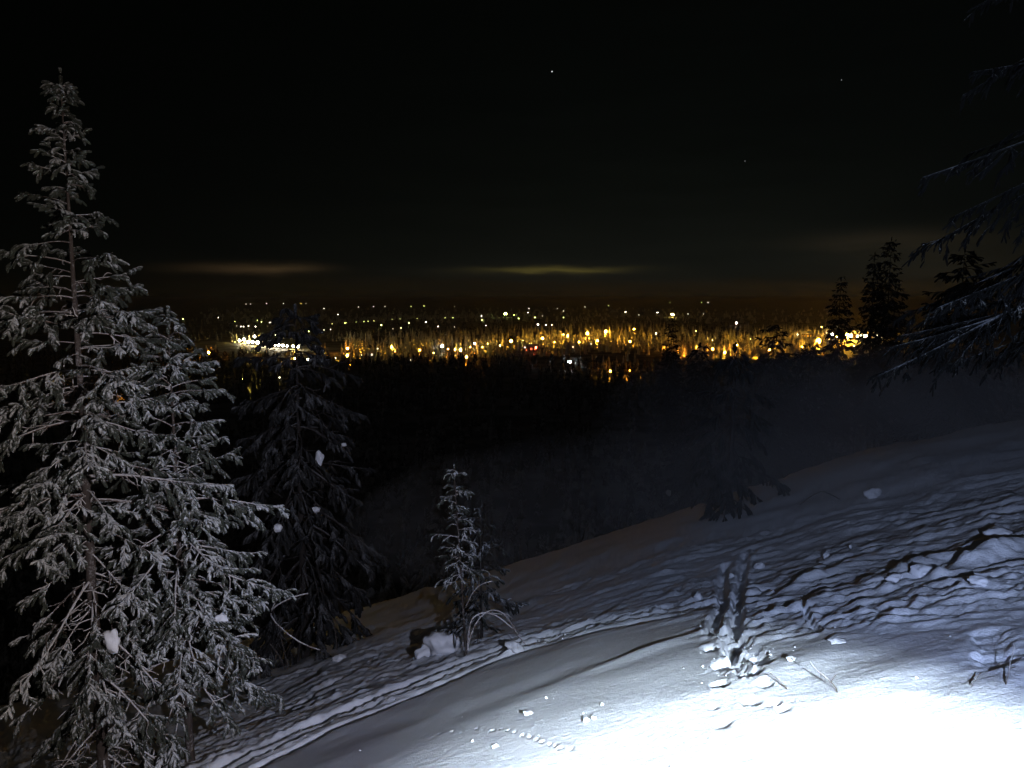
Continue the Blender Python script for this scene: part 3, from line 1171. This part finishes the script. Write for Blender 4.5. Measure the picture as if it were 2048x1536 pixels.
for k in range(1500):
    x = rng.uniform(690, 1660)
    y = belt_y(x) + rng.uniform(-30, 30)
    p = plain_at(x, y)
    spots.append((p[0], p[1], rng.uniform(8, 15), rng.randint(8), rng.uniform(0, 6.28), rng.uniform(.8, 1.25)))
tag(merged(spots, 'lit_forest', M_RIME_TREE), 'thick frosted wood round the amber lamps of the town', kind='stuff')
spots = []
for k in range(700):
    y = 618 + 30 * rng.rand()
    x = rng.uniform(400, 1700)
    p = plain_at(x, y)
    spots.append((p[0], p[1], rng.uniform(9, 15), rng.randint(8), rng.uniform(0, 6.28), rng.uniform(2.0, 3.5)))
for k in range(320):
    x = rng.uniform(655, 985)
    y = np.interp(x, [655, 800, 985], [651, 640, 636]) + rng.uniform(-3, 0)
    p = plain_at(x, y)
    spots.append((p[0], p[1], rng.uniform(8, 13), rng.randint(8), rng.uniform(0, 6.28), rng.uniform(1.5, 2.6)))
tag(merged(spots, 'far_forest', M_RIME_TREE), 'far frosted forest on the plain beyond the town', kind='stuff')

# ------------------------------------------------------------------ lamps
WHITE, COLD, YEL, YG, AMB, ORA, RED, PINK = (1, .86, .62), (.85, .95, 1), (1, .70, .14), (.80, .88, .22), (1, .45, .035), (1, .33, .025), (1, .14, .05), (1, .72, .60)
import bmesh as _bm


def globe_mesh(sub=1):
    bm = _bm.new()
    _bm.ops.create_icosphere(bm, subdivisions=sub, radius=1.0)
    me = bpy.data.meshes.new('lamp_globe')
    bm.to_mesh(me)
    bm.free()
    return me


_globes = {}


def globe(mat):
    if mat.name not in _globes:
        me = globe_mesh(2)
        me.materials.append(mat)
        _globes[mat.name] = me
    return _globes[mat.name]


Tp = Tubes(5)
Tp.add(np.array([[0, 0, -.3], [0, 0, .5], [0, 0, 1.0]]), np.array([.022, .018, .014]))
POLE = Tp.mesh('lamp_pole')
POLE.materials.append(M_POLE)
ORD = ['first', 'second', 'third', 'fourth', 'fifth', 'sixth', 'seventh', 'eighth', 'ninth', 'tenth', 'eleventh', 'twelfth', 'thirteenth', 'fourteenth', 'fifteenth',
       'sixteenth', 'seventeenth', 'eighteenth', 'nineteenth', 'twentieth']
CNAME = {WHITE: 'white', COLD: 'cold white', YEL: 'yellow', YG: 'greenish yellow', AMB: 'amber', ORA: 'orange', RED: 'red', PINK: 'pinkish'}


def lamp(px, py, s, col, label, group, h=6.0, power=1.0, wide=1.0, size=.5):
    p = plain_at(px, py, h)
    d = p[1]
    r = max(.25, s * .5 * size * d / FPX)
    vary = .25 + 1.3 * (((px * 12.9898 + py * 78.233) * 43.7585) % 1.0)
    L = (6.0 * vary if p[1] > 2600 else 110.0 if s >= 7 else 40.0 * (vary if col not in (AMB, ORA) else 1.0)) * power * (1.0 if p[1] > 2600 else 6.0 if col in (AMB, ORA) else 3.5 if col == YEL else .5)
    if p[1] > 2600 or (s < 7 and col not in (AMB, ORA)):
        r *= .68
    m = emit_mat(col, L)
    g = float(H(np.array([p[0]]), np.array([p[1]]))[0])
    far = d > 2600
    if far:
        o = link('distant_lamp', globe(m))
        o.location = p
        o.scale = (r * wide, r, r)
        return tag(o, label, 'lamp', group)
    root = tag(empty('street_lamp', (p[0], p[1], g)), label, 'lamp', group)
    o = link('lamp_globe', globe(m), parent=root)
    o.location = (0, 0, p[2] - g)
    o.scale = (r * wide, r, r)
    q = link('pole', POLE, parent=root)
    hp = p[2] - g - r
    q.scale = (6, 6, max(.5, hp))
    return root


def row(items, fmt, group, h=6.0, power=1.0, size=.5):
    items = sorted(items, key=lambda t: t[0])
    for i, it in enumerate(items):
        px, py, s, col = it[:4]
        kw = it[4] if len(it) > 4 else {}
        lamp(px, py, s, col, fmt.format(c=CNAME[col], n=ORD[i]), group, **{'h': h, 'power': power, 'size': size, **kw})


row([(492, 608, 3, WHITE), (501, 608, 3, WHITE), (533, 607, 5, PINK), (567, 607, 4, WHITE), (602, 607, 5, YEL, {'wide': 2.2}), (612, 607, 3, WHITE)],
    'tiny {c} lamp, {n} from the left in the highest far row above the dim spruce', 'lamps of the farthest row', 8, .55)
row([(648, 617, 5, WHITE), (676, 629, 4, WHITE), (717, 614, 5, WHITE), (747, 613, 5, PINK), (770, 613, 2.5, WHITE), (822, 613, 5, YG), (848, 612, 5, YG), (909, 613, 2.5, WHITE)],
    'small {c} lamp, {n} from the left on the far plain above the lit line', 'lamps on the far plain left of centre', 8, .6)
row([(963, 632, 5, WHITE), (964, 640, 5, YG), (1028, 630, 4, YG), (1037, 637, 6, YG), (1056, 625, 4, PINK), (1058, 617, 5, WHITE), (1070, 635, 5, YG), (1085, 632, 3, WHITE)],
    '{c} lamp around the bright far floodlight, {n} from the left', 'lamps round the far floodlight', 8, .6)
lamp(1011, 628, 11, YG, 'bright greenish floodlight in the middle of the far plain', None, 10, 1.0)
row([(1115, 617, 4, WHITE), (1127, 622, 4, WHITE), (1127, 635, 4, YG), (1170, 614, 3, WHITE), (1217, 611, 5, YG), (1251, 624, 6, WHITE), (1278, 630, 2.5, WHITE), (1315, 625, 3, WHITE, {'wide': 3}),
     (1340, 605, 4, YG), (1345, 629, 7, YEL, {'wide': 1.8}), (1376, 628, 3, WHITE), (1403, 605, 5, YG), (1407, 628, 3, WHITE), (1416, 605, 5, WHITE)],
    'far {c} lamp on the plain right of the floodlight, {n} from the left', 'lamps on the far plain right of centre', 8, .6)
row([(366, 638, 5, YG), (437, 635, 3, WHITE), (474, 652, 4, WHITE), (482, 653, 4, WHITE), (487, 653, 4, WHITE), (497, 652, 4, WHITE), (511, 653, 4, WHITE), (523, 644, 4, YG), (540, 645, 6, WHITE, {'wide': 1.6}), (470, 643, 4, YG), (497, 640, 4, YG), (515, 640, 4, YG)],
    'small {c} lamp around the pale patch above the bright road, {n} from the left', 'lamps of the pale patch', 5, .8)
row([(470, 684, 5, YG), (479, 681, 8, WHITE), (488, 679, 8, YEL), (496, 684, 8, WHITE), (505, 684, 9, WHITE), (515, 685, 9, YEL), (524, 687, 7, WHITE), (533, 687, 9, WHITE), (541, 688, 9, WHITE), (549, 689, 9, WHITE),
     (557, 690, 9, WHITE), (566, 691, 8, WHITE), (575, 692, 8, WHITE), (586, 692, 7, YEL), (596, 693, 8, WHITE)],
    '{c} lamp in the dazzling road row at left, {n} from the left', 'lamps of the dazzling road', 4, 1.2, .62)
row([(487, 671, 4, WHITE), (509, 673, 10, WHITE), (532, 671, 8, YG), (551, 670, 3, WHITE), (560, 670, 3, WHITE), (579, 667, 4, WHITE)],
    '{c} lamp just above the dazzling road row, {n} from the left', 'lamps above the dazzling road', 6, .8)
row([(617, 663, 6, YG, {'wide': 2}), (648, 660, 4, WHITE), (661, 659, 5, WHITE), (690, 646, 4, YG), (728, 643, 4, YG), (762, 650, 6, YG, {'wide': 1.8}), (786, 658, 3, WHITE), (802, 656, 4, WHITE), (818, 646, 6, YG), (852, 644, 5, WHITE),
     (877, 653, 6, PINK, {'wide': 1.5}), (909, 654, 3, WHITE), (972, 651, 5, PINK)],
    '{c} lamp along the middle distance below the faint lit line, {n} from left', 'lamps of the middle distance', 6, .7)
row([(x, float(np.interp(x, [655, 800, 985], [648, 638, 633])), 2.2, YG) for x in (664, 678, 692, 712, 736, 748, 772, 784, 800, 812, 834, 846, 862, 876, 890, 906, 922, 936, 952, 968)],
    'very faint {c} lamp of the far lit line, {n} from left', 'lamps of the faint lit line', 3, .9)
row([(1076, 649, 6, WHITE, {'wide': 1.8}), (1092, 650, 4, WHITE, {'wide': 1.6}), (1104, 650, 4, WHITE, {'wide': 1.8})],
    'pale low {c} lamp right below the floodlight, {n} of three from the left', 'three pale lamps below the floodlight', 5, .8)
row([(86, 748, 6, YEL), (245, 776, 9, ORA, {'power': .25}), (297, 722, 3, WHITE)],
    '{c} lamp seen through the frosted spruces, {n} from the left', 'lamps seen through the frosted spruces', 5)
row([(418, 705, 9, ORA), (446, 720, 5, YEL), (486, 758, 8, YEL), (559, 755, 6, WHITE)],
    '{c} lamp in the dark at the right of the frosted pair, {n} from left', 'lamps beside the frosted pair', 6, .9)
row([(590, 717, 7, AMB), (616, 719, 8, WHITE), (633, 714, 5, YG), (650, 711, 6, YG), (671, 716, 4, WHITE)],
    '{c} lamp behind the dim spruce top, {n} of five from the left', 'lamps behind the dim spruce', 5, .8)
row([(695, 697, 7, ORA), (695, 711, 9, AMB), (723, 710, 4, WHITE), (731, 710, 4, WHITE), (740, 705, 3, WHITE), (755, 697, 4, WHITE), (767, 696, 4, WHITE), (776, 708, 6, YEL), (782, 694, 8, AMB), (790, 703, 3, WHITE), (806, 699, 4, WHITE), (821, 720, 3, WHITE)],
    '{c} lamp at the left end of the amber wood, {n} from the left', 'lamps at the left end of the amber wood', 5, .8)
row([(867, 706, 4, YEL), (884, 692, 10, COLD), (910, 699, 5, YEL), (922, 700, 9, YEL), (933, 714, 7, ORA), (949, 687, 7, PINK), (976, 687, 6, YEL)],
    '{c} lamp in the left half of the amber wood, {n} of seven from left', 'lamps in the left half of the amber wood', 5, .9)
row([(1022, 682, 9, AMB), (1034, 682, 4, YEL), (1046, 681, 4, YEL), (1050, 695, 6, PINK), (1053, 700, 4, RED), (1072, 695, 7, RED), (1084, 677, 10, AMB), (1127, 669, 4, YEL), (1137, 672, 10, AMB), (1141, 684, 5, YEL), (1146, 694, 3, WHITE),
     (1172, 690, 4, YG), (1175, 667, 10, AMB), (1182, 688, 3, WHITE), (1212, 663, 9, AMB), (1268, 658, 5, AMB)],
    '{c} lamp in the bright middle of the amber wood, {n} from the left', 'lamps in the middle of the amber wood', 6, .9)
row([(1312, 667, 6, WHITE), (1314, 655, 5, AMB), (1391, 662, 5, YEL), (1426, 698, 7, ORA), (1460, 677, 6, AMB), (1473, 646, 7, PINK)],
    '{c} lamp in the right part of the amber wood, {n} from the left', 'lamps in the right part of the amber wood', 6, .9)
lamp(1139, 724, 13, COLD, 'single cold white lamp in the dark just below the amber wood', None, 6, .9)
lamp(1221, 742, 6, AMB, 'amber lamp added for the narrow amber reflection low in front of the wood', None, 5, 1.6)  # lamp added in place of an amber reflection
lamp(1260, 742, 8, ORA, 'orange lamp low in the dark right of the amber shaft', None, 4, .7)
row([(1595, 669, 5, WHITE), (1637, 682, 16, AMB, {'power': 1.1}), (1643, 654, 4, YEL), (1663, 647, 5, WHITE), (1664, 669, 10, COLD), (1674, 673, 5, AMB), (1675, 682, 5, YEL), (1697, 671, 24, AMB, {'power': 1.2, 'size': .55}), (1714, 672, 6, YEL),
     (1730, 672, 10, WHITE, {'wide': 1.7}), (1747, 667, 8, YG), (1757, 673, 7, YEL)],
    '{c} lamp in the big glowing yard left of the twin trees, {n} from left', 'lamps of the big glowing yard', 7)
row([(1708, 692, 4, YEL), (1717, 694, 5, YEL), (1727, 692, 4, WHITE)],
    'small {c} lamp under the big glowing yard, {n} of three from left', 'three small lamps under the yard', 3, .8)
row([(1838, 648, 6, WHITE), (1867, 667, 6, WHITE), (1869, 683, 4, WHITE), (1872, 623, 6, RED)],
    '{c} lamp on the dark rise right of the twin trees, {n} from left', 'lamps right of the twin trees', 8, .8)
# small half hidden lamps, added among the trees to light the wood
row([(x, float(belt_y(x)) + dy, 4.5, c) for x, dy, c in ((712, 2, AMB), (748, 0, AMB), (840, -1, AMB), (862, 1, YEL), (896, 2, AMB), (940, 0, AMB), (964, 2, AMB), (1000, 1, YEL), (1060, 1, YEL), (1110, 0, AMB), (1158, 2, AMB), (1195, 1, AMB),
                                                         (1238, 0, AMB), (1260, 2, AMB), (1290, -2, AMB), (1330, 2, AMB), (1360, -3, YEL))],
    'small added {c} lamp half hidden between trees of the amber wood, {n} from left', 'added lamps half hidden in the amber wood', 4, 4.0)
row([(1392, 694, 4.5, AMB), (1425, 680, 4.5, YEL), (1450, 705, 4.5, AMB), (1475, 690, 4.5, AMB), (1502, 678, 4.5, YEL), (1512, 706, 4.5, AMB), (1540, 700, 4.5, AMB), (1570, 690, 4.5, AMB), (1605, 694, 5, AMB), (1360, 706, 4.5, ORA)],
    'small added {c} lamp half hidden in the nearer orange wood, {n} from left', 'added lamps half hidden in the orange wood', 4, 7.0)  # added to brighten the nearer orange trees

# ------------------------------------------------------------------ houses with lit windows
def box(cx, cy, cz, sx, sy, sz):
    V = np.array([[x, y, z] for x in (-.5, .5) for y in (-.5, .5) for z in (-.5, .5)]) * [sx, sy, sz] + [cx, cy, cz]
    F = np.array([[0, 1, 3, 2], [4, 6, 7, 5], [0, 4, 5, 1], [2, 3, 7, 6], [0, 2, 6, 4], [1, 5, 7, 3]])
    return V, F


def house(px, py, w, d, hgt, wins, col, power, label, rot=0.0):
    p = plain_at(px, py, 0)
    g = float(H(np.array([p[0]]), np.array([p[1]]))[0])
    root = tag(empty('house', (p[0], p[1], g)), label, 'house', 'houses of the town')
    root.rotation_euler = (0, 0, rot)
    Vb, Fb = box(0, 0, hgt / 2 - .3, w, d, hgt + .6)
    link('wall', mesh_np('wall', Vb, Fb, False), M_WALL, root)
    rh = d * .30
    e = .6
    V = np.array([[-w / 2 - e, -d / 2 - e, hgt], [w / 2 + e, -d / 2 - e, hgt], [w / 2 + e, 0, hgt + rh], [-w / 2 - e, 0, hgt + rh], [-w / 2 - e, d / 2 + e, hgt], [w / 2 + e, d / 2 + e, hgt]])
    V2 = np.concatenate([V, V + [0, 0, .5]])
    F = np.array([[6, 7, 8, 9], [9, 8, 11, 10], [0, 3, 2, 1], [3, 4, 5, 2], [0, 1, 7, 6], [5, 4, 10, 11], [0, 6, 9, 3], [3, 9, 10, 4], [1, 2, 8, 7], [2, 5, 11, 8]])
    link('roof', mesh_np('roof', V2, F, False), M_ROOFSNOW, root)
    m = emit_mat(col, power)
    for i in range(wins):
        x = (-.5 + (i + .5) / wins) * w * .9
        Vw, Fw = box(x, -d / 2 - .02, hgt * .52, w * .9 / wins * .5, .12, hgt * .42)
        link('window', mesh_np('window', Vw, Fw, False), m, root)
    return root


house(418, 733, 9, 7, 4, 3, YEL, 5, 'cabin with three lit windows under the orange lamp by the frosted pair', .1)
house(507, 725, 12, 8, 5, 3, YEL, 3, 'house with yellow windows below the dazzling road')
house(641, 720, 11, 7, 4.5, 3, YG, 3, 'house with pale windows behind the dim spruce top', -.1)
house(742, 714, 14, 8, 5, 4, WHITE, 1.6, 'long low house at the left end of the amber wood')
house(1062, 702, 14, 8, 5, 3, RED, 2.2, 'house with reddish windows below the middle of the amber wood', .05)
house(1730, 678, 34, 12, 8, 7, WHITE, 9, 'long bright building in the glowing yard left of the twin trees')
house(1152, 730, 9, 7, 4, 2, COLD, .6, 'dark cabin beside the single cold white lamp', .2)
house(1610, 676, 18, 10, 6, 4, AMB, 1.2, 'dim amber building left of the glowing yard')
# mast beneath the floodlight
p = plain_at(1024, 657, 0)
Tm = Tubes(5)
k = p[1] / FPX
Tm.add(np.array([[0, 0, -1], [0, 0, 10 * k], [0, 0, 22 * k]]), np.array([.9, .7, .5]))
o = link('mast', Tm.mesh('mast'), M_ROOFSNOW)
o.location = (p[0], p[1], PLAIN)
tag(o, 'slim pale mast standing below the bright far floodlight', 'mast')

# ------------------------------------------------------------------ stars
for px, py, s, e, lab in ((1104, 143, 2.2, 1.0, 'brightest star, high in the middle of the sky'), (1683, 160, 1.5, .35, 'faint star high at right above the twin trees'),
                          (1490, 322, 1.4, .3, 'faint star below and left of the right hand star')):
    d = ray(px, py)
    p = d * (60000.0 / np.linalg.norm(d))
    o = link('star', globe(emit_mat((.92, .97, 1.0), e)))
    o.location = p
    o.scale = [s * 60000 / FPX * .5] * 3
    tag(o, lab, 'star', 'stars')

# ------------------------------------------------------------------ frosty air over the valley
Vb, Fb = box(0, 0, -23, 150000, 150000, 86)
hz = link('haze', mesh_np('haze', Vb, Fb, False))
m = bpy.data.materials.new('frosty_air')
m.use_nodes = True
m.node_tree.nodes.clear()
k = NT(m.node_tree)
ho = k.n('ShaderNodeOutputMaterial')
hv = k.n('ShaderNodeVolumePrincipled')
hv.inputs['Color'].default_value = (.92, .93, .95, 1)
hv.inputs['Density'].default_value = 5e-5
m.node_tree.links.new(hv.outputs[0], ho.inputs['Volume'])
hz.data.materials.append(m)
tag(hz, 'thin frosty haze over the whole valley', kind='stuff')

# drifting ground mist that the torch catches over the gully at right
mm = bpy.data.materials.new('ground_mist')
mm.use_nodes = True
mm.node_tree.nodes.clear()
k = NT(mm.node_tree)
mo = k.n('ShaderNodeOutputMaterial')
mv = k.n('ShaderNodeVolumePrincipled')
mv.inputs['Color'].default_value = (.90, .93, .95, 1)
mv.inputs['Density'].default_value = .021
mm.node_tree.links.new(mv.outputs[0], mo.inputs['Volume'])
for i, (c, r) in enumerate((((9.5, 15.5, -3.0), (6.0, 5.0, 1.9)), ((4.0, 15.0, -4.4), (6.5, 5.5, 1.7)), ((12.0, 13.5, -2.0), (5.0, 4.0, 1.8)), ((10.5, 17.0, -2.9), (5.0, 4.0, 1.8)), ((6.5, 17.5, -3.6), (5.0, 4.5, 2.3)))):
    o = link('mist', blob_mesh('mist', r, 60 + i, .30, .9, 4), mm)
    o.location = c
    tag(o, 'pale mist drifting over the gully at right', kind='stuff')
